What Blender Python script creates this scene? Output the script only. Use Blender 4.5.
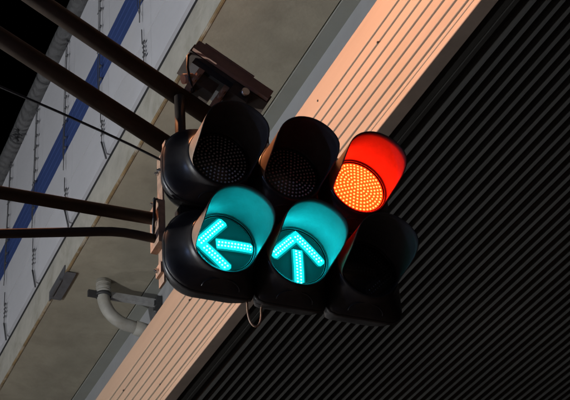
import bpy, math, random
from mathutils import Vector, Matrix

# ------------------------------------------------------------------ scene, camera, world, light
for o in list(bpy.data.objects):
    bpy.data.objects.remove(o)
S = bpy.context.scene
COL = S.collection
random.seed(7)
R_ = math.radians

CAM = Vector((0.0, 0.0, 1.6))
FPX = 1374.9                      # focal length in pixels of a 570 px wide picture
# columns: camera right, image-down, forward axes written in world axes (x across, y along the road, z up)
WX = Vector((0.9120, -0.4048, -0.0666))
WY = Vector((0.1786, 0.5377, -0.8240))
WZ = Vector((0.3694, 0.7396, 0.5627))
cam_d = bpy.data.cameras.new('camera')
cam = bpy.data.objects.new('camera', cam_d)
COL.objects.link(cam)
m = Matrix((WX, -WY, -WZ)).transposed().to_4x4()
m.translation = CAM
cam.matrix_world = m
cam_d.sensor_width = 36.0
cam_d.lens = 36.0 * FPX / 570.0
cam_d.clip_start = 0.05
cam_d.clip_end = 3000
S.camera = cam

w = bpy.data.worlds.new('World'); S.world = w; w.use_nodes = True
nt = w.node_tree
bg = nt.nodes['Background']
sky = nt.nodes.new('ShaderNodeTexSky'); sky.sky_type = 'NISHITA'; sky.sun_disc = False
sky.sun_elevation = R_(-9.0); sky.sun_rotation = R_(200)
nt.links.new(sky.outputs[0], bg.inputs[0]); bg.inputs[1].default_value = 0.05

S.view_settings.view_transform = 'Standard'
S.view_settings.look = 'None'
S.view_settings.exposure = 0.0
S.view_settings.gamma = 1.0
S.view_settings.use_curve_mapping = False

# strengths of the street lamps (their lights are made in street_lamp())
WARM_POWER = 2500.0
COOL_POWER = 5600.0
FAR_POWER = 800.0


def ray(px, py):
    return WX * (px - 285.0) + WY * (py - 200.0) + WZ * FPX


def at_y(px, py, y):
    d = ray(px, py); return CAM + d * ((y - CAM.y) / d.y)


def at_z(px, py, z):
    d = ray(px, py); return CAM + d * ((z - CAM.z) / d.z)


def at_x(px, py, x):
    d = ray(px, py); return CAM + d * ((x - CAM.x) / d.x)


# ------------------------------------------------------------------ materials
def mat(name, color, rough=0.6, metal=0.0, spec=0.5, emit=None, strength=0.0, var=0.0, vscale=6.0,
        bump=0.0, bscale=30.0, stretch=(1, 1, 1), second=None, smix=0.5, sscale=3.0, coat=0.0, rvar=0.0):
    M = bpy.data.materials.new(name); M.use_nodes = True
    n = M.node_tree.nodes; l = M.node_tree.links
    b = n['Principled BSDF']
    b.inputs['Roughness'].default_value = rough
    b.inputs['Metallic'].default_value = metal
    b.inputs['Specular IOR Level'].default_value = spec
    b.inputs['Coat Weight'].default_value = coat
    tc = n.new('ShaderNodeTexCoord'); mp = n.new('ShaderNodeMapping')
    mp.inputs['Scale'].default_value = stretch
    l.new(tc.outputs['Object'], mp.inputs[0])
    base = None
    if var > 0 or second is not None:
        no = n.new('ShaderNodeTexNoise'); no.inputs['Scale'].default_value = vscale
        no.inputs['Detail'].default_value = 8; no.inputs['Roughness'].default_value = 0.62
        l.new(mp.outputs[0], no.inputs[0])
        hs = n.new('ShaderNodeMapRange')
        hs.inputs[1].default_value = 0.3; hs.inputs[2].default_value = 0.7
        hs.inputs[3].default_value = 1 - var; hs.inputs[4].default_value = 1 + var
        l.new(no.outputs[0], hs.inputs[0])
        mul = n.new('ShaderNodeMix'); mul.data_type = 'RGBA'; mul.blend_type = 'MULTIPLY'
        mul.inputs[0].default_value = 1.0
        mul.inputs[6].default_value = (*color, 1)
        l.new(hs.outputs[0], mul.inputs[7])
        base = mul.outputs[2]
        if second is not None:
            n2 = n.new('ShaderNodeTexNoise'); n2.inputs['Scale'].default_value = sscale
            n2.inputs['Detail'].default_value = 10; n2.inputs['Roughness'].default_value = 0.7
            n2.inputs['Distortion'].default_value = 0.6
            l.new(mp.outputs[0], n2.inputs[0])
            mr = n.new('ShaderNodeMapRange'); mr.inputs[1].default_value = 0.48; mr.inputs[2].default_value = 0.70
            mr.inputs[4].default_value = smix
            l.new(n2.outputs[0], mr.inputs[0])
            mx = n.new('ShaderNodeMix'); mx.data_type = 'RGBA'
            l.new(mr.outputs[0], mx.inputs[0]); l.new(base, mx.inputs[6])
            mx.inputs[7].default_value = (*second, 1)
            base = mx.outputs[2]
        l.new(base, b.inputs['Base Color'])
        if rvar > 0:
            rr = n.new('ShaderNodeMapRange'); rr.inputs[1].default_value = 0.3; rr.inputs[2].default_value = 0.7
            rr.inputs[3].default_value = max(0.02, rough - rvar); rr.inputs[4].default_value = rough + rvar
            l.new(no.outputs[0], rr.inputs[0]); l.new(rr.outputs[0], b.inputs['Roughness'])
    else:
        b.inputs['Base Color'].default_value = (*color, 1)
    if bump > 0:
        nb = n.new('ShaderNodeTexNoise'); nb.inputs['Scale'].default_value = bscale; nb.inputs['Detail'].default_value = 6
        l.new(mp.outputs[0], nb.inputs[0])
        bp = n.new('ShaderNodeBump'); bp.inputs['Strength'].default_value = bump; bp.inputs['Distance'].default_value = 0.01
        l.new(nb.outputs[0], bp.inputs['Height']); l.new(bp.outputs[0], b.inputs['Normal'])
    if emit is not None:
        b.inputs['Emission Color'].default_value = (*emit, 1)
        b.inputs['Emission Strength'].default_value = strength
    return M


MT = {}
MT['housing'] = mat('housing_black', (0.022, 0.021, 0.021), 0.38, spec=0.45, var=0.3, vscale=9, second=(0.052, 0.046, 0.040), smix=0.5, sscale=7, rvar=0.10, bump=0.03, bscale=60)
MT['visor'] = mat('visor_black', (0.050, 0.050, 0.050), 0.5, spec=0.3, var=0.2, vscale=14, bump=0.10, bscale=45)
MT['visor_out'] = mat('visor_outside', (0.27, 0.185, 0.125), 0.5, spec=0.35, var=0.25, vscale=12, bump=0.08, bscale=45)  # warm lamp light on the hood's outer face is put into this brown
MT['ring'] = mat('ring_rubber', (0.010, 0.010, 0.010), 0.32, spec=0.5)
MT['lens_dark'] = mat('lens_dark', (0.010, 0.010, 0.011), 0.22, spec=0.5)
MT['led_dark'] = mat('led_dark', (0.38, 0.38, 0.38), 0.12, spec=0.6)
MT['lens_red'] = mat('lens_red_lit', (0.05, 0.01, 0.005), 0.3, emit=(1.0, 0.050, 0.003), strength=2.6)
MT['led_red'] = mat('led_red_lit', (0.05, 0.01, 0.005), 0.3, emit=(1.0, 0.0085, 0.0020), strength=110.0)
MT['lens_teal'] = mat('lens_teal', (0.010, 0.16, 0.16), 0.4, spec=0.4, emit=(0.0, 1.0, 0.98), strength=0.03)
MT['arrow_teal'] = mat('arrow_teal_lit', (0.02, 0.05, 0.05), 0.4, emit=(0.006, 0.95, 1.0), strength=1.6)
MT['diffuser_teal'] = mat('diffuser_teal_lit', (0.02, 0.15, 0.15), 0.4, emit=(0.0, 0.95, 1.0), strength=0.26)  # dim emission standing in for the glow around the lit arrows
MT['led_teal'] = mat('led_teal_lit', (0.02, 0.05, 0.05), 0.4, emit=(0.0062, 0.95, 1.05), strength=125.0)
MT['arrow_dark'] = mat('arrow_dark', (0.016, 0.016, 0.017), 0.3)
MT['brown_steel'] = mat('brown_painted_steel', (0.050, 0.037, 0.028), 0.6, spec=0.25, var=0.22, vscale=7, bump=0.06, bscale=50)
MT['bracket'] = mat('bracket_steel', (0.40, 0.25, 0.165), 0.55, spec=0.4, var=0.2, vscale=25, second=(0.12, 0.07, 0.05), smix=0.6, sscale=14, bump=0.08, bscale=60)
MT['detector_brown'] = mat('detector_brown', (0.27, 0.155, 0.105), 0.6, var=0.2, vscale=12)  # lighter than the lid: warm light on the front edge painted in
MT['zinc'] = mat('zinc_bolt', (0.55, 0.55, 0.54), 0.28, metal=1.0)
MT['cable'] = mat('black_cable', (0.012, 0.012, 0.012), 0.5)
MT['concrete'] = mat('concrete_soffit', (0.29, 0.262, 0.195), 0.85, var=0.16, vscale=1.6, second=(0.19, 0.165, 0.12), smix=0.55, sscale=1.3, bump=0.25, bscale=18)
MT['curb'] = mat('concrete_curb', (0.44, 0.42, 0.36), 0.85, var=0.14, vscale=2.2, second=(0.26, 0.24, 0.18), smix=0.6, sscale=1.7, bump=0.2, bscale=18)
MT['stain'] = mat('rust_stain', (0.22, 0.15, 0.07), 0.9, var=0.4, vscale=3, second=(0.40, 0.37, 0.30), smix=1.0, sscale=2.5)
MT['girder'] = mat('girder_grey_paint', (0.31, 0.315, 0.32), 0.55, var=0.06, vscale=1.2, second=(0.26, 0.26, 0.25), smix=0.5, sscale=0.8)
MT['flange'] = mat('flange_grey_paint', (0.235, 0.24, 0.21), 0.6, var=0.08, vscale=1.5, second=(0.23, 0.22, 0.17), smix=0.5, sscale=1.1)
MT['panel'] = mat('panel_white', (0.60, 0.60, 0.62), 0.6, var=0.05, vscale=1.4, second=(0.48, 0.48, 0.49), smix=0.5, sscale=0.7, stretch=(1, 0.35, 1))
MT['panel_blue'] = mat('panel_blue', (0.042, 0.075, 0.22), 0.55, var=0.10, vscale=1.6, stretch=(1, 0.35, 1))
MT['tube'] = mat('top_tube_grey', (0.085, 0.085, 0.085), 0.8, var=0.2, vscale=5)
MT['wire'] = mat('safety_wire_grey', (0.085, 0.085, 0.088), 0.6)
MT['darksteel'] = mat('dark_steel', (0.035, 0.035, 0.036), 0.6)
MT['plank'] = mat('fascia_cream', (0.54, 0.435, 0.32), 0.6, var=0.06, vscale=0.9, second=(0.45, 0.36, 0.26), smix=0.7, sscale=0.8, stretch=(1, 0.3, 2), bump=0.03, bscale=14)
MT['groove'] = mat('fascia_backing', (0.035, 0.033, 0.028), 0.8)
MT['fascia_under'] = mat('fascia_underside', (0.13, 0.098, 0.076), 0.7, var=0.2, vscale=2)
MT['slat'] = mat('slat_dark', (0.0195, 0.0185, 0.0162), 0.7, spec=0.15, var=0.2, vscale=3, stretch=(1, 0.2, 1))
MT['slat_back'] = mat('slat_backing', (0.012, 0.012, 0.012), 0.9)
MT['pvc'] = mat('pipe_grey', (0.31, 0.30, 0.26), 0.6, var=0.16, vscale=5, second=(0.24, 0.21, 0.15), smix=0.5, sscale=4)
MT['galv'] = mat('galvanised', (0.36, 0.36, 0.35), 0.55, metal=0.2, var=0.2, vscale=9, second=(0.2, 0.17, 0.13), smix=0.5, sscale=6)
MT['plate'] = mat('plate_grey', (0.09, 0.09, 0.095), 0.6, var=0.25, vscale=5)
MT['asphalt'] = mat('asphalt', (0.055, 0.055, 0.055), 0.9, var=0.2, vscale=3, bump=0.3, bscale=120)
MT['paving'] = mat('paving', (0.22, 0.21, 0.20), 0.85, var=0.15, vscale=2, bump=0.2, bscale=60)
MT['white_line'] = mat('road_paint', (0.75, 0.75, 0.72), 0.7, var=0.1, vscale=8)
MT['lamp_grey'] = mat('lamp_post_grey', (0.3, 0.3, 0.31), 0.5, var=0.1, vscale=5)
MT['warm_glass'] = mat('warm_lamp_glass', (0.8, 0.7, 0.6), 0.4, emit=(1.0, 0.52, 0.25), strength=6.0)

# wrinkled wrap on the barrier's top tube: rings across its length
def add_wrinkle(M):
    n = M.node_tree.nodes; l = M.node_tree.links
    tc = n.new('ShaderNodeTexCoord'); mp = n.new('ShaderNodeMapping'); mp.inputs['Scale'].default_value = (2.2, 1, 2.2)
    wv = n.new('ShaderNodeTexWave'); wv.bands_direction = 'Y'; wv.inputs['Scale'].default_value = 1.6
    wv.inputs['Distortion'].default_value = 7; wv.inputs['Detail'].default_value = 3
    bp = n.new('ShaderNodeBump'); bp.inputs['Strength'].default_value = 0.55; bp.inputs['Distance'].default_value = 0.05
    l.new(tc.outputs['Object'], mp.inputs[0]); l.new(mp.outputs[0], wv.inputs[0])
    l.new(wv.outputs[0], bp.inputs['Height']); l.new(bp.outputs[0], n['Principled BSDF'].inputs['Normal'])
add_wrinkle(MT['tube'])


def per_piece(M, amount):
    """each board or slat a slightly different shade of the same paint"""
    n = M.node_tree.nodes; l = M.node_tree.links
    bs = n['Principled BSDF'].inputs['Base Color']; src = bs.links[0].from_socket
    oi = n.new('ShaderNodeObjectInfo'); mr = n.new('ShaderNodeMapRange')
    mr.inputs[3].default_value = 1 - amount; mr.inputs[4].default_value = 1 + amount
    l.new(oi.outputs['Random'], mr.inputs[0])
    mx = n.new('ShaderNodeMix'); mx.data_type = 'RGBA'; mx.blend_type = 'MULTIPLY'; mx.inputs[0].default_value = 1.0
    l.new(src, mx.inputs[6]); l.new(mr.outputs[0], mx.inputs[7]); l.new(mx.outputs[2], bs)
per_piece(MT['slat'], 0.14)
per_piece(MT['plank'], 0.035)
per_piece(MT['panel'], 0.03)


# ------------------------------------------------------------------ mesh helpers
class MB:
    def __init__(s): s.v = []; s.f = []; s.sm = []

    def add(s, vs, fs, smooth=False):
        k = len(s.v); s.v += [tuple(v) for v in vs]
        s.f += [tuple(i + k for i in f) for f in fs]; s.sm += [smooth] * len(fs)

    def box(s, a, b, bev=0.0):
        (x0, y0, z0), (x1, y1, z1) = a, b
        if bev <= 0:
            s.add([(x0, y0, z0), (x1, y0, z0), (x1, y1, z0), (x0, y1, z0), (x0, y0, z1), (x1, y0, z1), (x1, y1, z1), (x0, y1, z1)],
                  [(3, 2, 1, 0), (4, 5, 6, 7), (0, 1, 5, 4), (1, 2, 6, 5), (2, 3, 7, 6), (3, 0, 4, 7)])
        else:
            # bevelled along the y edges (long profile)
            p = [(x0 + bev, z0), (x1 - bev, z0), (x1, z0 + bev), (x1, z1 - bev), (x1 - bev, z1), (x0 + bev, z1), (x0, z1 - bev), (x0, z0 + bev)]
            s.prism(p, y0, y1)

    def prism(s, prof, y0, y1):
        n = len(prof)
        vs = [(x, y0, z) for x, z in prof] + [(x, y1, z) for x, z in prof]
        fs = [(i, (i + 1) % n, n + (i + 1) % n, n + i) for i in range(n)]
        fs += [tuple(range(n - 1, -1, -1)), tuple(range(n, 2 * n))]
        s.add(vs, fs)

    def obox(s, c, ax, ay, az, hx, hy, hz):
        vs = []
        for k in (-1, 1):
            for i, j in ((-1, -1), (1, -1), (1, 1), (-1, 1)):
                vs.append(c + ax * hx * i + ay * hy * j + az * hz * k)
        s.add(vs, [(3, 2, 1, 0), (4, 5, 6, 7), (0, 1, 5, 4), (1, 2, 6, 5), (2, 3, 7, 6), (3, 0, 4, 7)])

    def tube(s, pts, r, n=16, caps=True, smooth=True):
        pts = [Vector(p) for p in pts]
        rs = r if isinstance(r, (list, tuple)) else [r] * len(pts)
        t0 = (pts[1] - pts[0]).normalized()
        u = t0.orthogonal().normalized()
        rings = []
        for i, p in enumerate(pts):
            a = (pts[i] - pts[i - 1]).normalized() if i else t0
            b = (pts[i + 1] - pts[i]).normalized() if i < len(pts) - 1 else a
            t = (a + b).normalized()
            u = (u - t * u.dot(t)).normalized(); v = t.cross(u)
            k = 1.0 / max(0.5, t.dot(b))
            rings.append([p + (u * math.cos(2 * math.pi * j / n) + v * math.sin(2 * math.pi * j / n)) * rs[i] for j in range(n)])
        vs = [q for rg in rings for q in rg]; fs = []
        for i in range(len(pts) - 1):
            for j in range(n):
                fs.append((i * n + j, i * n + (j + 1) % n, (i + 1) * n + (j + 1) % n, (i + 1) * n + j))
        s.add(vs, fs, smooth)
        if caps:
            k = len(s.v) - len(vs)
            s.f.append(tuple(k + j for j in range(n - 1, -1, -1))); s.sm.append(False)
            s.f.append(tuple(k + (len(pts) - 1) * n + j for j in range(n))); s.sm.append(False)

    def build(s, name, material, parent=None, loc=None):
        me = bpy.data.meshes.new(name)
        me.from_pydata(s.v, [], s.f); me.validate(); me.update()
        for p, q in zip(me.polygons, s.sm): p.use_smooth = q
        me.materials.append(MT[material])
        return link(name, me, parent, loc)


def link(name, me, parent=None, loc=None):
    o = bpy.data.objects.new(name, me); COL.objects.link(o)
    if parent is not None: o.parent = parent
    if loc is not None: o.location = loc
    return o


def thing(name, label, cat, loc=(0, 0, 0), group=None):
    o = bpy.data.objects.new(name, None); COL.objects.link(o)
    o.location = loc; o.empty_display_size = 0.2
    tag(o, label, cat, group); return o


def tag(o, label, cat, group=None):
    o['label'] = label; o['category'] = cat
    if group: o['group'] = group
    return o


def structure(o):
    o['kind'] = 'structure'; return o


# ------------------------------------------------------------------ ground
Y0, Y1 = -14.0, 62.0
b = MB(); b.add([(-900, -900, 0), (900, -900, 0), (900, 900, 0), (-900, 900, 0)], [(0, 1, 2, 3)])
structure(b.build('ground', 'paving'))
b = MB(); b.add([(-3.2, -400, 0.004), (24, -400, 0.004), (24, 400, 0.004), (-3.2, 400, 0.004)], [(0, 1, 2, 3)])
road = structure(b.build('road', 'asphalt'))
for k in range(12):
    b = MB(); b.box((3.2, -30 + 10 * k, 0.008), (3.35, -25 + 10 * k, 0.011)); b.build('lane_marking', 'white_line', road)
b = MB(); b.box((-3.2, -120, 0.0), (-3.0, 120, 0.15), 0.02); structure(b.build('kerb', 'paving'))
b = MB(); b.box((-9.0, -120, 0.002), (-3.2, 120, 0.14)); structure(b.build('pavement', 'paving'))

# ------------------------------------------------------------------ elevated road: deck, girder, piers
XE = 5.2                            # outer face of the deck edge
ZS = 1.6 + XE * 2.268               # concrete soffit height
ZE = 1.6 + XE * 2.405               # top of the kerb face
XW = 6.84                           # girder web
XG = (ZS - 1.6) * 0.560
deck = thing('elevated_road', 'concrete deck edge and pale grey girder of the elevated road above the signal', 'bridge', (9.5, 20, 0))
dl = Vector((9.5, 20, 0))


def part(bm, name, material, root):
    """world-space mesh made a child of an Empty (all roots are unrotated)"""
    o = bm.build(name, material, root); o.location = -root.location
    return o


b = MB(); b.box((XE, Y0, ZS), (XG, Y1, ZS + 0.5), 0.012); part(b, 'concrete_soffit', 'concrete', deck)
b = MB(); b.box((XE - 0.004, Y0, ZS + 0.02), (XE + 0.25, Y1, ZE), 0.02); part(b, 'curb_face', 'curb', deck)
b = MB(); b.box((XE - 0.012, Y0, ZS - 0.012), (XE + 0.03, Y1, ZS + 0.03), 0.008); part(b, 'drip_edge', 'stain', deck)
b = MB(); b.box((XG + 0.012, Y0, ZS - 0.006), (XW + 0.02, Y1, ZS + 0.4), 0.006); part(b, 'flange', 'flange', deck)
b = MB(); b.box((XW, Y0, 10.75), (XW + 0.05, Y1, ZS + 0.3)); part(b, 'girder_web', 'girder', deck)
b = MB(); b.box((XE + 0.3, Y0, ZS + 0.52), (20, Y1, ZS + 0.9)); part(b, 'deck_slab', 'concrete', deck)
b = MB(); b.box((18.4, Y0, 10.75), (18.45, Y1, ZS + 0.53)); part(b, 'girder_web', 'girder', deck)
for yy in (-9.0, 54.0):
    b = MB(); b.box((11.2, yy - 1.0, -0.2), (14.2, yy + 1.0, 10.45)); b.box((7.2, yy - 1.1, 10.4), (18.2, yy + 1.1, ZS + 0.53))
    part(b, 'pier', 'concrete', deck)

# ------------------------------------------------------------------ noise barrier
ZT = 1.6 + XE * 3.26
nb = thing('noise_barrier', 'pale grey noise barrier with a blue stripe along the road deck edge', 'noise barrier', (XE, 18.3, ZE))
xb = XE - 0.012
t_c, t_d, t_j = 2.902, 2.757, 2.602
rows = [(ZE + 0.17, 1.6 + XE * t_j - 0.014, 'panel', 'panel'),
        (1.6 + XE * t_j + 0.014, 1.6 + XE * t_d - 0.002, 'panel', 'panel'),
        (1.6 + XE * t_d + 0.002, 1.6 + XE * t_c - 0.002, 'panel', 'panel_blue'),
        (1.6 + XE * t_c + 0.002, ZT, 'panel', 'panel')]
PY = [16.30 + 2.0 * k for k in range(-7, 13)]
for (za, zb, nm, mm) in rows:
    h = zb - za
    b = MB()
    L = 1.0 - 0.0025
    # shallow pressed relief: face with two long shallow ribs
    n = 4 if mm == 'panel_blue' else 1
    prof = [(0.06, 0.0), (0.0, 0.0)]
    for q in range(1, n):
        zc = h * q / n
        dz = 0.028 if mm == 'panel_blue' else 0.016
        dx = 0.006 if mm == 'panel_blue' else 0.004
        prof += [(0.0, zc - dz), (dx, zc - dz * 0.4), (dx, zc + dz * 0.4), (0.0, zc + dz)]
    prof += [(0.0, h), (0.06, h)]
    b.prism(prof[::-1], -L, L)
    first = None
    for y in PY[:-1]:
        if first is None:
            o = b.build('panel', mm, nb); first = o
        else:
            o = first.copy(); COL.objects.link(o); o.parent = nb
        o.location = Vector((xb, y + 1.0, za)) - nb.location
b = MB(); b.box((xb + 0.07, PY[0] - 1, ZE - 0.02), (xb + 0.12, PY[-1] + 1, ZT - 0.01)); part(b, 'backing_sheet', 'darksteel', nb)
b = MB(); b.box((xb + 0.052, PY[0] - 1, ZE + 0.001), (xb + 0.068, PY[-1] + 1, ZE + 0.165)); part(b, 'base_rail', 'slat_back', nb)
# top tube
cx, cz, cr = 5.10, 1.6 + 5.10 * 3.333, 0.166
b = MB(); pts = [(cx + 0.006 * math.sin(k * 1.7), PY[0] - 1 + k * 0.5, cz + 0.006 * math.cos(k * 2.3)) for k in range(int((PY[-1] - PY[0] + 2) / 0.5))]
b.tube(pts, [cr * (1 + 0.02 * math.sin(k * 2.9)) for k in range(len(pts))], 28); part(b, 'top_tube', 'tube', nb)
b = MB(); b.box((xb + 0.002, PY[0] - 1, ZT + 0.002), (xb + 0.06, PY[-1] + 1, cz - 0.02)); part(b, 'tube_rail', 'darksteel', nb)
for k in range(len(PY)):          # tight bands round the tube between the posts
    b = MB(); b.tube([(cx, PY[k] - 0.32, cz), (cx, PY[k] - 0.29, cz)], cr * 1.035, 28); part(b, 'band', 'darksteel', nb)
# safety wires hanging down each post joint
def safety_wire(y, seed):
    rnd = random.Random(seed)
    b = MB(); xo = xb - 0.035
    ztop = cz - 0.10; zm = 1.6 + XE * 2.72
    def wob(a): return (rnd.random() - 0.5) * a
    ya = y + 0.13; yb = y - 0.02
    p1 = [(xo, ya + wob(0.02), ztop - (ztop - zm - 0.25) * t / 8) for t in range(9)]
    p1 += [(xo, ya - 0.05, zm + 0.05), (xo - 0.01, yb + 0.02, zm - 0.12)]
    b.tube(p1, 0.0055, 6)
    p2 = [(xo - 0.02, yb + wob(0.025), ztop - (ztop - zm + 0.25) * t / 10) for t in range(11)]
    b.tube(p2, 0.0085, 6)
    # clips along the right-hand wire, rungs to the left one
    for t in range(9):
        z = ztop - 0.2 - (ztop - zm - 0.1) * t / 9 + wob(0.12)
        b.box((xo - 0.03, yb - 0.04 - rnd.random() * 0.04, z - 0.012), (xo, yb + 0.015, z + 0.012))
        if t % 3 == 0:
            b.box((xo - 0.012, yb, z + 0.05), (xo - 0.004, ya + 0.03, z + 0.066))
    # lower tie: short wire, then the diagonal to the deck edge
    z0 = zm - 0.42; z1 = ZE + 0.50
    b.tube([(xo, y - 0.05, z0), (xo, y - 0.06, z0 - 0.28), (xo, y - 0.12, z0 - 0.36), (xo, y - 0.12, z1)], 0.008, 6)
    for q in range(4):
        z = z0 - 0.34 - 0.09 * q
        b.box((xo - 0.02, y - 0.20 + wob(0.06), z), (xo + 0.004, y - 0.12, z + 0.022))
    b.tube([(xo, y - 0.12, z1), (xo, y - 0.36, ZE + 0.02)], 0.016, 6)
    part(b, 'safety_wire', 'wire', nb)
for k, y in enumerate(PY[1:-1]): safety_wire(y + 0.36, k)
b = MB()
rnd = random.Random(3)
for k in range(26):
    p = Vector((cx - 0.08, PY[10] - 0.62 + (rnd.random() - .5) * 0.25, cz - 0.17 + (rnd.random() - .5) * 0.16))
    b.tube([p, p + Vector((rnd.random() - .6, rnd.random() - .5, rnd.random() - .6)) * 0.22], 0.012, 5)
o = part(b, 'wire_bundle', 'darksteel', nb)

# ------------------------------------------------------------------ cover plate on the deck edge
b = MB()
ya, yb = 18.45, 19.45
b.box((XE - 0.022, ya + 0.10, ZS - 0.03), (XE - 0.0125, yb, ZS + 0.15))
b.box((XE - 0.022, ya, ZS - 0.040), (XE + 0.15, yb - 0.1, ZS - 0.030))
b.box((XE - 0.060, ya + 0.25, ZS - 0.060), (XE - 0.022, yb - 0.2, ZS - 0.020))
b.box((XE - 0.02, ya + 0.3, ZS - 0.031), (XE + 0.1, yb - 0.3, ZS + 0.005))
tag(b.build('cover_plate', 'plate'), 'dark grey metal plate folded round the concrete deck edge', 'plate')

# ------------------------------------------------------------------ drain pipe with bracket
dp = thing('drain_pipe', 'grey bent drain pipe leaving the concrete soffit behind the cream fascia', 'pipe', (5.84, 18.65, ZS))
c0 = at_z(103.5, 281.0, ZS)
pr = 0.105
path = [c0 + Vector((0, 0, 0.05)), c0 + Vector((0, 0, -0.27))]
rb = 0.50
for k in range(1, 13):
    a = math.pi / 2 * 0.92 * k / 12
    path.append(c0 + Vector((rb * (1 - math.cos(a)), 0, -0.27 - rb * math.sin(a))))
dlast = (path[-1] - path[-2]).normalized()
path.append(path[-1] + dlast * 0.62)
b = MB(); b.tube(path, pr, 20); part(b, 'pipe', 'pvc', dp)
b = MB(); b.tube([c0 + Vector((0, 0, 0.02)), c0 + Vector((0, 0, -0.25))], pr * 1.17, 20)
for q in (-0.06, -0.13, -0.2): b.tube([c0 + Vector((0, 0, q)), c0 + Vector((0, 0, q - 0.02))], pr * 1.22, 20)
part(b, 'collar', 'pvc', dp)
b = MB(); q0 = path[-2] + dlast * 0.10; b.tube([q0, q0 + dlast * 0.30], pr * 1.16, 20); part(b, 'collar', 'pvc', dp)
b = MB(); zc = ZS - 0.30; b.tube([(c0.x, c0.y, zc), (c0.x, c0.y, zc + 0.05)], pr * 1.26, 20)
b.box((c0.x - 0.26, c0.y - 0.03, zc - 0.03), (c0.x - 0.10, c0.y + 0.03, zc + 0.08)); part(b, 'clamp', 'darksteel', dp)
b = MB(); b.box((c0.x + 0.12, c0.y - 0.045, zc - 0.02), (XW - 0.02, c0.y + 0.045, zc + 0.09)); part(b, 'bracket_bar', 'galv', dp)
b = MB(); b.box((XW - 0.10, c0.y - 0.10, zc - 0.05), (XW - 0.002, c0.y + 0.10, zc + 0.13)); b.box((XW - 0.13, c0.y - 0.07, zc - 0.03), (XW - 0.10, c0.y - 0.02, zc + 0.05))
part(b, 'anchor', 'darksteel', dp)
b = MB(); b.box((XW - 0.12, c0.y - 0.08, zc - 0.42), (XW - 0.002, c0.y + 0.09, zc - 0.16)); part(b, 'junction_plate', 'plate', dp)

# ------------------------------------------------------------------ fascia cladding
XF = 6.0
tz = lambda t: 1.6 + XF * t
fc = thing('fascia_cladding', 'cream plank fascia along the elevated road edge lit by a warm street lamp', 'cladding', (XF, 12, tz(1.42)))
edges = [1.677, 1.617, 1.5885, 1.5600, 1.5322, 1.5042, 1.4763, 1.4500, 1.4385, 1.4250]
gr = 0.018
for k in range(len(edges) - 1):
    top, bot = tz(edges[k]), tz(edges[k + 1])
    g1 = gr if k > 0 else 0.0
    g2 = gr if k < 7 else 0.004
    if k == 8: g1, g2 = 0.004, 0.0
    if k == 7: g2 = 0.004
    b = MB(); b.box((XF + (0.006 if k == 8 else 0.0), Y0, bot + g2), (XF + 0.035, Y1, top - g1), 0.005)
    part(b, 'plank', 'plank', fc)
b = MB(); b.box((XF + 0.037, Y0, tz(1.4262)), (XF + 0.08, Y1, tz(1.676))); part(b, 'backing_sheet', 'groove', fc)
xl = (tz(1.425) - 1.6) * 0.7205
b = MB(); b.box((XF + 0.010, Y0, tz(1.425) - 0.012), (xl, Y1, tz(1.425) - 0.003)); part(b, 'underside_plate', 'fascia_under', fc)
for k in range(14):
    b = MB()
    y = 4 + k * 1.37 + random.random() * 0.5; z = tz(random.choice([1.64, 1.475, 1.50, 1.443, 1.59]))
    b.tube([(XF - 0.008, y, z), (XF + 0.002, y, z)], 0.014, 8)
    part(b, 'screw', 'darksteel', fc)
for k in range(10):
    y = -8 + 7.0 * k
    b = MB(); b.box((XF + 0.09, y, tz(1.46)), (XW - 0.003, y + 0.08, tz(1.46) + 0.10)); part(b, 'hanger', 'darksteel', fc)

# ------------------------------------------------------------------ slatted soffit
ZL = tz(1.425)
sl = thing('slatted_ceiling', 'dark slatted underside of the elevated road beside the cream fascia', 'ceiling', (9.5, 20, ZL))
x0 = (ZL - 1.6) * 0.747
pit = 0.0152 * (ZL - 1.6)
b = MB()
wS = 0.060
prof = [(-0.004, 0.062)] + [(0.062 + (pit - 0.068) * math.sin(math.pi / 2 * q / 9), 0.062 * math.cos(math.pi / 2 * q / 9)) for q in range(10)]
prof += [(pit - 0.004, 0.0), (pit - 0.004, 0.068), (-0.004, 0.068)]
b.prism(prof, Y0, Y1)
for q in range(1, 10): b.sm[q] = True
first = None
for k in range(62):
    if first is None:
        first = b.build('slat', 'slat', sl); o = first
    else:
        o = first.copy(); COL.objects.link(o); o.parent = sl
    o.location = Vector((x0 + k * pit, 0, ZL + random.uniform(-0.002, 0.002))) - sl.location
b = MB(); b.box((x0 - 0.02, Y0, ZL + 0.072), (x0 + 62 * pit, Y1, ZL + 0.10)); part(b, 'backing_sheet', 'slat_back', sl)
b = MB(); b.box((xl + 0.003, Y0, ZL + 0.022), (x0 - 0.075, Y1, ZL + 0.05)); part(b, 'edge_plate', 'slat', sl)
b = MB(); b.box((x0 - 0.068, Y0, ZL + 0.006), (x0 - 0.022, Y1, ZL + 0.11)); part(b, 'edge_channel', 'slat', sl)
for k in range(9):
    y = -8 + 8.0 * k
    b = MB(); b.box((x0, y, ZL + 0.102), (x0 + 62 * pit, y + 0.1, ZL + 0.2)); b.box((XW + 0.06, y, ZL + 0.2), (XW + 0.14, y + 0.1, ZS + 0.3))
    b.box((16.0, y, ZL - 0.0 + 0.11), (16.1, y + 0.1, ZS + 0.6)) if False else None
    part(b, 'carrier_beam', 'darksteel', sl)

# ------------------------------------------------------------------ signal pole with its arms
YA = 5.70
PX = -1.25
pole = thing('signal_pole', 'brown steel arms reaching in from the left to hold the traffic light', 'pole', (PX, YA, 0))


def on_plane_line(p, q, y, x):
    a = at_y(*p, y); c = at_y(*q, y); t = (x - a.x) / (c.x - a.x); return a + (c - a) * t


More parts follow.
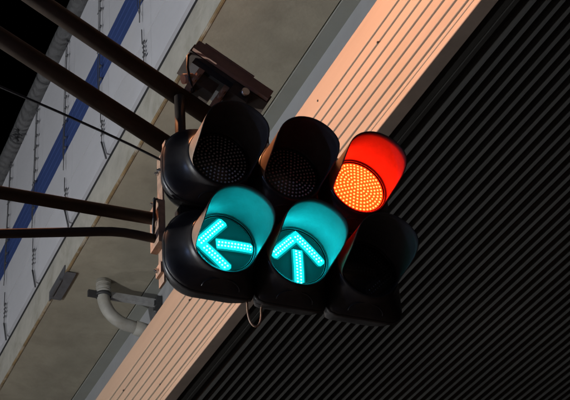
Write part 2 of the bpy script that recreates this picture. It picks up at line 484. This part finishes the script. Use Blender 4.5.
a1a = on_plane_line((46, 67), (167, 145.5), YA, PX); a1b = at_y(188, 159, YA)
a2a = on_plane_line((136, 67), (197, 108.5), YA, PX); a2b = at_y(226, 128.3, YA)
AR = 0.053
b = MB(); b.tube([a1a, a1b], AR, 24); o = part(b, 'diagonal_arm', 'brown_steel', pole)
b = MB(); b.tube([a2a, a2b], AR, 24); o = part(b, 'diagonal_arm', 'brown_steel', pole)
YB = 5.503
XS = 2.689 - 0.40 - 0.236          # outer face of the signal's side bracket
a3b = on_plane_line((0, 192.5), (152, 218.5), YB, XS - 0.03); a3a = on_plane_line((0, 192.5), (152, 218.5), YB, PX + 0.10)
b = MB(); b.tube([a3a, a3b], 0.033, 20); part(b, 'support_arm', 'brown_steel', pole)
a4 = [on_plane_line((0, 233.8), (100, 231.6), YB, PX + 0.10)] + [at_y(x, y, YB) for x, y in ((60, 232.4), (100, 231.6), (112, 231.7), (124, 232.7), (136, 234.8), (148, 237.3))] + [on_plane_line((136, 234.8), (148, 237.3), YB, XS - 0.03)]
b = MB(); b.tube(a4, 0.0235, 18); part(b, 'brace_arm', 'brown_steel', pole)
ztop = a2a.z + 0.5
b = MB(); b.tube([(PX, YA, 0), (PX, YA, 3), (PX, YA, ztop)], [0.14, 0.13, 0.11], 24); b.tube([(PX, YA, ztop), (PX, YA, ztop + 0.04)], [0.12, 0.05], 24)
part(b, 'pole', 'brown_steel', pole)
b = MB(); b.box((PX - 0.25, YA - 0.25, 0), (PX + 0.25, YA + 0.25, 0.04)); part(b, 'base_plate', 'brown_steel', pole)
for zz in (a1a.z, a2a.z, a3a.z, a4[0].z):
    b = MB(); b.tube([(PX, YA, zz - 0.10), (PX, YA, zz + 0.10)], 0.155, 20); part(b, 'clamp', 'brown_steel', pole)
    if zz in (a3a.z, a4[0].z):
        b = MB(); b.box((PX - 0.05, YB - 0.05, zz - 0.05), (PX + 0.14, YA, zz + 0.05)); part(b, 'clamp_lug', 'brown_steel', pole)

# ------------------------------------------------------------------ traffic light
SIG = Vector((2.689, 5.303, 5.552))
PH, PV = 0.40, 0.5205
NP = 56
tl = thing('traffic_light', 'black six-lamp traffic light showing red, a left arrow and an ahead arrow', 'traffic light', SIG + Vector((0, 0.14, -0.5)))


def rrect(ext, rad, th):
    """point at angle th (from the top, clockwise) on a rounded box; ext = left, right, top, bottom; rad = radius left / right"""
    dx, dz = math.sin(th), math.cos(th)
    hw = ext[1] if dx > 0 else ext[0]
    hh = ext[2] if dz > 0 else ext[3]
    r = rad[1] if dx > 0 else rad[0]
    if dz < 0: r *= 0.72
    lo, hi = 0.0, 2.0
    for _ in range(36):
        mid = (lo + hi) / 2
        x, z = abs(dx * mid), abs(dz * mid)
        qx, qz = max(0, x - (hw - r)), max(0, z - (hh - r))
        inside = x <= hw and z <= hh and (qx * qx + qz * qz <= r * r)
        if inside: lo = mid
        else: hi = mid
    return dx * lo, dz * lo


def section(ext, rad, d, grow=0.0, circ=0.0, cr=0.18):
    ext = [max(0.05, q + grow) for q in ext]
    rad = [max(0.02, q + grow * 0.6) for q in rad]
    out = []
    for k in range(NP):
        th = 2 * math.pi * k / NP
        x, z = rrect(ext, rad, th)
        cxp, czp = cr * math.sin(th), cr * math.cos(th)
        out.append((x * (1 - circ) + cxp * circ, d, z * (1 - circ) + czp * circ))
    return out


def loft(b, secs, cap_first=True, cap_last=False, smooth=True):
    vs = [v for s in secs for v in s]; fs = []
    for i in range(len(secs) - 1):
        for j in range(NP):
            fs.append((i * NP + j, i * NP + (j + 1) % NP, (i + 1) * NP + (j + 1) % NP, (i + 1) * NP + j))
    b.add(vs, fs, smooth)
    k = len(b.v) - len(vs)
    if cap_first: b.f.append(tuple(k + j for j in range(NP - 1, -1, -1))); b.sm.append(False)
    if cap_last: b.f.append(tuple(k + (len(secs) - 1) * NP + j for j in range(NP))); b.sm.append(False)


LR = 0.1635        # lens radius
def shells(ext, rad):
    b = MB()          # back shell, a bowl that closes behind the flange
    loft(b, [section(ext, rad, .300, -.115), section(ext, rad, .285, -.085), section(ext, rad, .245, -.055), section(ext, rad, .180, -.022), section(ext, rad, .128, -.008)])
    loft(b, [section(ext, rad, .128, -.008), section(ext, rad, .124, -.001), section(ext, rad, .104, -.001), section(ext, rad, .101, -.005)], False)
    d2 = MB()         # door, flaring back from the lens ring to the rounded flange
    secs = [section(ext, rad, .0995, -.006), section(ext, rad, .093, -.008)]
    for i in range(1, 11):
        t = i / 10.0
        secs.append(section(ext, rad, .093 - .101 * (t ** 1.25), -.008 - .012 * t, circ=(t * t * (3 - 2 * t)) ** 0.9, cr=.183))
    for d, r in ((-.014, .180), (-.018, .176), (-.018, .1675), (-.004, .1668), (.002, .1668)):
        secs.append(section(ext, rad, d, 0, 1, r))
    loft(d2, secs, False, False)
    arch = []
    for k in range(15):
        a = math.pi * k / 14
        z = -0.226 + 0.040 * math.sin(a)
        arch.append((0.10 * math.cos(a), 0.064 - 0.9 * (z + 0.226), z))
    d2.tube(arch, 0.0045, 6)
    return b, d2


HT, HB = 0.257, 0.240
SHELL = {-1: shells((.282, .1985, HT, HB), (.235, .05)), 0: shells((.1985, .1985, HT, HB), (.06, .06)), 1: shells((.1985, .245, HT, HB), (.06, .13))}


def visor_len(th):       # th from the top, 0..pi
    a = math.degrees(abs(th))
    tab = ((0, .262), (45, .260), (60, .257), (70, .248), (80, .224), (90, .178), (97, .120), (103, .062), (109, .020), (116, .004), (180, .004))
    for (p, u), (q, v) in zip(tab, tab[1:]):
        if p <= a <= q: return u + (v - u) * (a - p) / (q - p)
    return .004


bv = MB()
nv, ny = 96, 8
rin, rout = 0.1705, 0.1755
vs = []; fs = []
ths = [R_(-120) + R_(240) * k / nv for k in range(nv + 1)]
for r in (rin, rout):
    for th in ths:
        for q in range(ny + 1):
            L = visor_len(th); s = L * q / ny
            rr = r + 0.010 * (s / 0.26) ** 2
            vs.append((rr * math.sin(th), -0.016 - s, rr * math.cos(th) - 0.035 * s))
W_ = (ny + 1)
off = (nv + 1) * W_
for k in range(nv):
    for q in range(ny):
        a, c = k * W_ + q, (k + 1) * W_ + q
        fs.append((a, a + 1, c + 1, c))
        fs.append((off + a, off + c, off + c + 1, off + a + 1))
bv.add(vs, fs, True)
rim = []
for k in range(nv):
    a, c = k * W_ + ny, (k + 1) * W_ + ny
    rim.append((a, off + a, off + c, c))
for k in (0, nv):
    for q in range(ny): rim.append((k * W_ + q, k * W_ + q + 1, off + k * W_ + q + 1, off + k * W_ + q))
kk = len(bv.v) - len(vs)
for f in rim: bv.f.append(tuple(i + kk for i in f)); bv.sm.append(False)


def torus(b, R, r, y, n=64, mth=10):
    vs = []; fs = []
    for i in range(n):
        a = 2 * math.pi * i / n
        for j in range(mth):
            p = 2 * math.pi * j / mth
            vs.append(((R + r * math.cos(p)) * math.sin(a), y + r * math.sin(p), (R + r * math.cos(p)) * math.cos(a)))
    for i in range(n):
        for j in range(mth):
            fs.append((i * mth + j, ((i + 1) % n) * mth + j, ((i + 1) % n) * mth + (j + 1) % mth, i * mth + (j + 1) % mth))
    b.add(vs, fs, True)


br = MB(); torus(br, .1655, .0042, -.010); torus(br, .1570, .0040, -.004)


def lens_mesh(convex=0.010):
    b = MB(); n, mth = 12, 64
    vs = [(0, -convex, 0)]
    for i in range(1, n + 1):
        r = LR * i / n
        for j in range(mth):
            a = 2 * math.pi * j / mth
            vs.append((r * math.sin(a), -convex * (1 - (i / n) ** 2), r * math.cos(a)))
    fs = [(0, 1 + (j + 1) % mth, 1 + j) for j in range(mth)]
    for i in range(n - 1):
        for j in range(mth):
            fs.append((1 + i * mth + j, 1 + i * mth + (j + 1) % mth, 1 + (i + 1) * mth + (j + 1) % mth, 1 + (i + 1) * mth + j))
    b.add(vs, fs, True)
    return b


def dome(b, x, z, y, r, n=8):
    vs = []
    for ring, (rr, hh) in enumerate(((1.0, 0.0), (0.72, 0.62))):
        for j in range(n):
            a = 2 * math.pi * j / n
            vs.append((x + r * rr * math.sin(a), y - r * hh, z + r * rr * math.cos(a)))
    vs.append((x, y - r * 0.9, z))
    fs = [(j, (j + 1) % n, n + (j + 1) % n, n + j) for j in range(n)] + [(n + j, n + (j + 1) % n, 2 * n) for j in range(n)]
    b.add(vs, fs, True)


def lens_y(x, z): return -0.010 * (1 - (x * x + z * z) / (LR * LR))


bd = MB(); dome(bd, 0, 0, lens_y(0, 0), .0062)
for k in range(1, 8):
    for j in range(6 * k):
        a = 2 * math.pi * (j + 0.12 * k) / (6 * k)
        x, z = 0.0205 * k * math.sin(a), 0.0205 * k * math.cos(a)
        dome(bd, x, z, lens_y(x, z), .0058)


def arrow_segments(kind):
    seg = [((-.132, .0), (.004, .134)), ((-.132, .0), (.004, -.134)), ((-.045, 0), (.146, 0))]   # points left
    rot = {'left': lambda p: p, 'up': lambda p: (p[1], -p[0]), 'right': lambda p: (-p[0], -p[1])}[kind]
    tl_ = R_(3.5 if kind == 'left' else 0.0)
    ca, sa = math.cos(tl_), math.sin(tl_)
    tilt = lambda p: (p[0] * ca - p[1] * sa, p[0] * sa + p[1] * ca - 0.012)
    return [(tilt(rot(p)), tilt(rot(q))) for p, q in seg]


def arrow_meshes(kind, hw=0.0255, lifts=(0.0005, 0.006)):
    bar = MB(); dots = MB()
    for si, (p, q) in enumerate(arrow_segments(kind)):
        p, q = Vector((p[0], 0, p[1])), Vector((q[0], 0, q[1]))
        t = (q - p).normalized(); nrm = Vector((-t.z, 0, t.x)); L = (q - p).length
        # rounded bar, 6 mm thick, lying on the lens; second barb starts beyond the first one's width
        s0 = -hw * 0.9 if si < 2 else 0.0
        if si == 1: s0 = hw * 1.02
        steps = 12
        top = []; bot = []
        outline = []
        for i in range(steps + 1):
            s = s0 + (L - s0) * i / steps; outline.append((s, -hw))
        outline += [(L + hw * 0.35, -hw * 0.55), (L + hw * 0.35, hw * 0.55)]
        for i in range(steps, -1, -1):
            s = s0 + (L - s0) * i / steps; outline.append((s, hw))
        vs = []
        for lift in lifts:
            for s, c in outline:
                v = p + t * s + nrm * c
                vs.append((v.x, lens_y(v.x, v.z) - lift, v.z))
        n = len(outline); fs = [(i, (i + 1) % n, n + (i + 1) % n, n + i) for i in range(n)]
        for i in range(steps):
            fs.append((n + i, n + i + 1, n + n - 2 - i, n + n - 1 - i))
        fs.append((n + steps, n + steps + 1, n + steps + 2, n + steps + 3))
        bar.add(vs, fs)
        k = 0; s = 0.002 if si < 2 else 0.010
        while s < L + 0.001:
            for c in (-0.0095, 0.0095):
                v = p + t * (s + (0.0045 if c > 0 else 0)) + nrm * c
                if si == 1 and s < 0.02: continue
                dome(dots, v.x, v.z, lens_y(v.x, v.z) - 0.0062, .0052)
            s += 0.0175
    return bar, dots


meshes = {}


def unit(ix, iz, kind, label):
    pos = SIG + Vector((ix * PH, 0, -iz * PV))
    def mk(key, mb, nm, mm, parent, loc):
        if (key, mm) not in meshes:
            o = mb.build(nm, mm, parent); meshes[(key, mm)] = o.data
        else:
            o = link(nm, meshes[(key, mm)], parent)
        o.location = loc; return o
    h = mk('back%d' % ix, SHELL[ix][0], 'lamp_housing', 'housing', tl, pos - tl.location)
    h['label'] = label
    z0 = Vector((0, 0, 0))
    mk('door%d' % ix, SHELL[ix][1], 'door', 'housing', h, z0)
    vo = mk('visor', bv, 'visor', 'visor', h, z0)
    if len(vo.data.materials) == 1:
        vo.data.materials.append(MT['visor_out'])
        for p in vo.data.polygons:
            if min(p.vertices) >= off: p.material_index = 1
    mk('ring', br, 'lens_ring', 'ring', h, z0)
    lens = {'dark': 'lens_dark', 'red': 'lens_red', 'left': 'lens_teal', 'up': 'lens_teal', 'right': 'lens_dark'}[kind]
    mk('lens', lens_b, 'lens', lens, h, z0)
    if kind in ('dark', 'red'):
        mk('dots', bd, 'led_cluster', 'led_dark' if kind == 'dark' else 'led_red', h, z0)['kind'] = 'stuff'
    else:
        bar, dots = arrow_meshes(kind)
        halo, _ = arrow_meshes(kind, 0.034, (0.0003, 0.0028))  # wider strip below the bars, added to paint the arrow's soft glow
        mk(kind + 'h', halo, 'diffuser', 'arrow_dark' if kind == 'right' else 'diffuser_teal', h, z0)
        mk(kind, bar, 'arrow', 'arrow_dark' if kind == 'right' else 'arrow_teal', h, z0)
        mk(kind + 'd', dots, 'led_cluster', 'arrow_dark' if kind == 'right' else 'led_teal', h, z0)['kind'] = 'stuff'


lens_b = lens_mesh()
unit(-1, -.5, 'dark', 'unlit lamp at the left end of the upper row')
unit(0, -.5, 'dark', 'unlit lamp in the middle of the upper row')
unit(1, -.5, 'red', 'lit red lamp of the upper row')
unit(-1, .5, 'left', 'lit teal left arrow lamp')
unit(0, .5, 'up', 'lit teal ahead arrow lamp')
unit(1, .5, 'right', 'unlit lamp at the right end of the lower row')

# joints between neighbouring lamps
for iz in (-.5, .5):
    for ix in (-.5, .5):
        c = SIG + Vector((ix * PH, 0.2, -iz * PV))
        b = MB(); b.tube([c + Vector((-0.03, 0, 0)), c + Vector((0.03, 0, 0))], 0.07, 20); part(b, 'joint_collar', 'housing', tl)
# rear rails that tie both rows together
for ix in (-1.0, 0.0, 1.0):
    c = SIG + Vector((ix * PH, 0, 0))
    b = MB(); b.box((c.x - 0.04, c.y + 0.302, c.z - 0.33), (c.x + 0.04, c.y + 0.34, c.z + (0.33 if ix else 0.80))); part(b, 'rear_rail', 'brown_steel', tl)
b = MB(); b.box((SIG.x - 0.56, SIG.y + 0.17, SIG.z - 0.05), (SIG.x + 0.52, SIG.y + 0.25, SIG.z + 0.05)); part(b, 'spacer', 'housing', tl)
# side bracket plate on the left end
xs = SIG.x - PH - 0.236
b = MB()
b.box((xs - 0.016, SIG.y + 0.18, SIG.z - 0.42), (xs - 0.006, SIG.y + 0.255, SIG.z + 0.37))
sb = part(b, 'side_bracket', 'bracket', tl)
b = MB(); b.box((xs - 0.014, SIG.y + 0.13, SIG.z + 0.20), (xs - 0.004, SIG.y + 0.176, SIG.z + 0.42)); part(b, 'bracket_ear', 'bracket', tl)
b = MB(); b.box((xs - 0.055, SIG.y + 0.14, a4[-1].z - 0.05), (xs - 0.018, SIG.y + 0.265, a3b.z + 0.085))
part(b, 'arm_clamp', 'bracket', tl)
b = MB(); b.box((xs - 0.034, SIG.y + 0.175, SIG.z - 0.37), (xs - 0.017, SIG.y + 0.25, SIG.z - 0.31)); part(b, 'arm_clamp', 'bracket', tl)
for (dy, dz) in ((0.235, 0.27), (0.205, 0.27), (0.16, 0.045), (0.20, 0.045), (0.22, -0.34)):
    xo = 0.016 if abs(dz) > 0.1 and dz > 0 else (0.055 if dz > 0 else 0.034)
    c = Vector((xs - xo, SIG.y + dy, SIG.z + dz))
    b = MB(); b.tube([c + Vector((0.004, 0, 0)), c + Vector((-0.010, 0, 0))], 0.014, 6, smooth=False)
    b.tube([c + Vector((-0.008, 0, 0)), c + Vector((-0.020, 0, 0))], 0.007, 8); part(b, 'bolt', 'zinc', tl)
# black strap loop by the clamp
b = MB(); q = Vector((xs - 0.062, SIG.y + 0.17, SIG.z + 0.06))
b.tube([q, q + Vector((-0.012, -0.03, -0.05)), q + Vector((-0.012, -0.02, -0.12)), q + Vector((0.0, 0.03, -0.18)), q + Vector((0.02, 0.05, -0.24))], 0.008, 8)
part(b, 'strap', 'cable', tl)
# cable loop under the joint between the first two lower lamps
c = SIG + Vector((-0.5 * PH, 0.16, -PV / 2 - 0.235))
b = MB(); loop = []
for k in range(15):
    a = math.pi * k / 14
    loop.append(c + Vector((-0.01 + 0.075 * (1 - math.cos(a)) / 2, 0.02, -0.10 * math.sin(a) ** 0.8)))
b.tube([loop[0] + Vector((0, 0, 0.10))] + loop + [loop[-1] + Vector((0.02, 0, 0.10))], 0.0055, 8); part(b, 'cable_loop', 'bracket', tl)
# hanger from the upper diagonal arm down to the top of the first lamp
ha = at_y(179.5, 97, YA - 0.045)
b = MB(); b.tube([Vector((ha.x, ha.y - 0.0, ha.z)), Vector((ha.x, ha.y - 0.0, SIG.z + PV / 2 + 0.10))], 0.030, 18)
part(b, 'hanger', 'brown_steel', tl)
b = MB(); b.box((ha.x - 0.04, SIG.y + 0.25, SIG.z + PV / 2 + 0.08), (ha.x + 0.05, ha.y + 0.02, SIG.z + PV / 2 + 0.14)); part(b, 'hanger_foot', 'brown_steel', tl)

# ------------------------------------------------------------------ detector box on the upper arm
d_arm = (a2b - a2a).normalized()
side = Vector((0, 1, 0))
upn = d_arm.cross(side) * -1
if upn.z < 0: upn = -upn
cen = at_y(224, 85.0, YA + 0.02)
td = thing('traffic_detector', 'brown flat box detector clamped on the upper arm above the dark lamp', 'detector', cen)
b = MB(); b.obox(cen, d_arm, side, upn, 0.27, 0.11, 0.032); part(b, 'lid', 'brown_steel', td)
b = MB(); b.obox(cen - side * 0.125 + upn * 0.012, d_arm, side, upn, 0.26, 0.013, 0.038); b.obox(cen - side * 0.13 + upn * 0.056 - d_arm * 0.05, d_arm, side, upn, 0.17, 0.012, 0.005); part(b, 'front_flange', 'detector_brown', td)
b = MB(); b.obox(cen - upn * 0.055 - d_arm * 0.05, d_arm, side, upn, 0.17, 0.085, 0.025); part(b, 'body', 'darksteel', td)
c1 = at_y(236, 99, YA - 0.03)
b = MB(); b.obox(c1, d_arm, side, upn, 0.06, 0.07, 0.045); part(b, 'sensor_head', 'brown_steel', td)
b = MB(); b.tube([c1 + Vector((0.02, -0.065, -0.01)), c1 + Vector((0.02, -0.10, -0.012))], 0.024, 18); part(b, 'sensor_lens', 'zinc', td)
for px, py in ((192, 84), (217, 101)):
    cc = at_y(px, py, YA - 0.01)
    b = MB(); b.obox(cc, d_arm, side, upn, 0.018, 0.062, 0.085); part(b, 'clamp', 'bracket', td)
    b = MB(); cb = cc + Vector((0, -0.06, 0)) + upn * 0.02
    b.tube([cb, cb + Vector((0, -0.03, 0))], 0.013, 6, smooth=False); part(b, 'bolt', 'bracket', td)
    b = MB(); b.tube([cb - upn * 0.05, cb - upn * 0.05 + Vector((0, -0.025, 0))], 0.011, 6, smooth=False)
    part(b, 'bolt', 'bracket', td)
cc = at_y(190, 87, YA - 0.02)
b = MB(); b.tube([cc + Vector((-0.05, -0.02, 0.03)), cc + Vector((0.0, -0.02, 0.05)), cc + Vector((0.04, -0.02, 0.03))], 0.03, 14); part(b, 'band', 'bracket', td)
cc = at_y(204, 90, YA - 0.02)
b = MB(); b.obox(cc, d_arm, side, upn, 0.055, 0.06, 0.045); part(b, 'mount_block', 'brown_steel', td)
ca = at_y(190, 70, YA - 0.06); 
b = MB(); b.tube([at_y(197, 56, YA - 0.05), at_y(192, 52, YA - 0.07), at_y(188, 56, YA - 0.07), at_y(187.5, 68, YA - 0.07), at_y(190, 80, YA - 0.07), at_y(193, 92, YA - 0.06)], 0.009, 8); part(b, 'lead', 'cable', td)

# ------------------------------------------------------------------ feed cable from the pole to the bracket
b = MB()
cp = [(-60, 58), (0, 86.5), (30, 99.5), (60, 112.5), (100, 130.5), (130, 144.5), (160, 159.5), (166, 163)]
pts = [at_y(x, y, 5.50) for x, y in cp]
pe = Vector((PX + 0.12, YA, pts[0].z + (pts[0].x - PX) * 0.30))
b.tube([pe] + pts, 0.0068, 8)
tag(b.build('feed_cable', 'cable'), 'thin black cable sloping down from the pole to the traffic light', 'cable')


# ------------------------------------------------------------------ street lamps (outside the picture); two cool globes are added fill
def street_lamp(kind, x, y, h, label, power, color):
    t = thing('street_lamp', label, 'street lamp', (x, y, 0.14 if x < -3.2 else 0.0), 'street lamps on the pavement')
    if kind == 'cutoff':
        b = MB(); b.tube([(0, 0, 0), (0, 0, h - 1), (0.2, 0, h - 0.3), (1.2, 0, h + 0.02), (2.6, 0, h + 0.06)], [0.11, 0.075, 0.06, 0.05, 0.045], 16); b.build('pole', 'lamp_grey', t)
        b = MB(); b.prism([(2.45, h - 0.0), (3.2, h - 0.0), (3.15, h + 0.10), (2.8, h + 0.16), (2.45, h + 0.12)], -0.16, 0.16); b.build('lamp_head', 'lamp_grey', t)
        b = MB(); b.box((2.55, -0.12, h - 0.016), (3.12, 0.12, h - 0.002)); b.build('lamp_glass', 'warm_glass', t)
        ld = bpy.data.lights.new('lamp_light', 'SPOT'); ld.spot_size = R_(179); ld.spot_blend = 0.03; ld.shadow_soft_size = 0.10
        ld.energy = power; ld.color = color
        lo = bpy.data.objects.new('lamp_light', ld); COL.objects.link(lo); lo.parent = t; lo.location = (2.85, 0, h - 0.13)
    else:
        b = MB(); b.tube([(0, 0, 0), (0, 0, 0.6), (0, 0, h - 0.32)], [0.09, 0.06, 0.045], 14); b.build('pole', 'lamp_grey', t)
        b = MB(); b.tube([(0, 0, h - 0.33), (0, 0, h - 0.24)], [0.06, 0.14], 16); b.build('collar', 'lamp_grey', t)
        r = 0.25
        key = 'globe_%d' % int(y)
        MT[key] = mat(key, (0.8, 0.8, 0.8), 0.4, emit=color, strength=power / (4 * math.pi * math.pi * r * r))
        b = MB(); n = 14; vs = [(0, 0, h + r)]; fs = []
        for i in range(1, 10):
            a = math.pi * i / 10
            for j in range(n): vs.append((r * math.sin(a) * math.cos(2 * math.pi * j / n), r * math.sin(a) * math.sin(2 * math.pi * j / n), h + r * math.cos(a)))
        vs.append((0, 0, h - r))
        fs += [(0, 1 + j, 1 + (j + 1) % n) for j in range(n)]
        for i in range(8):
            for j in range(n): fs.append((1 + i * n + j, 1 + (i + 1) * n + j, 1 + (i + 1) * n + (j + 1) % n, 1 + i * n + (j + 1) % n))
        fs += [(1 + 8 * n + j, len(vs) - 1, 1 + 8 * n + (j + 1) % n) for j in range(n)]
        b.add(vs, fs, True); b.build('globe', key, t)
    return t


street_lamp('cutoff', -3.35, 7.8, 12.35, 'tall street lamp with a warm flat-glass head', WARM_POWER, (1.0, 0.375, 0.16))
street_lamp('globe', -8.0, 28.0, 4.6, 'cool white globe lamp farthest along the pavement', COOL_POWER * 0.25, (0.95, 0.97, 1.0))  # weak second fill globe, added to soften the drain pipe's shadow
street_lamp('globe', -8.0, 11.0, 4.6, 'cool white globe lamp next beyond the signal pole', COOL_POWER, (0.95, 0.97, 1.0))  # main fill globe, added in place of ambient city light on panels and soffit
street_lamp('globe', -11.0, 1.0, 6.4, 'faint bluish globe lamp behind the viewer', FAR_POWER, (0.35, 0.52, 1.0))
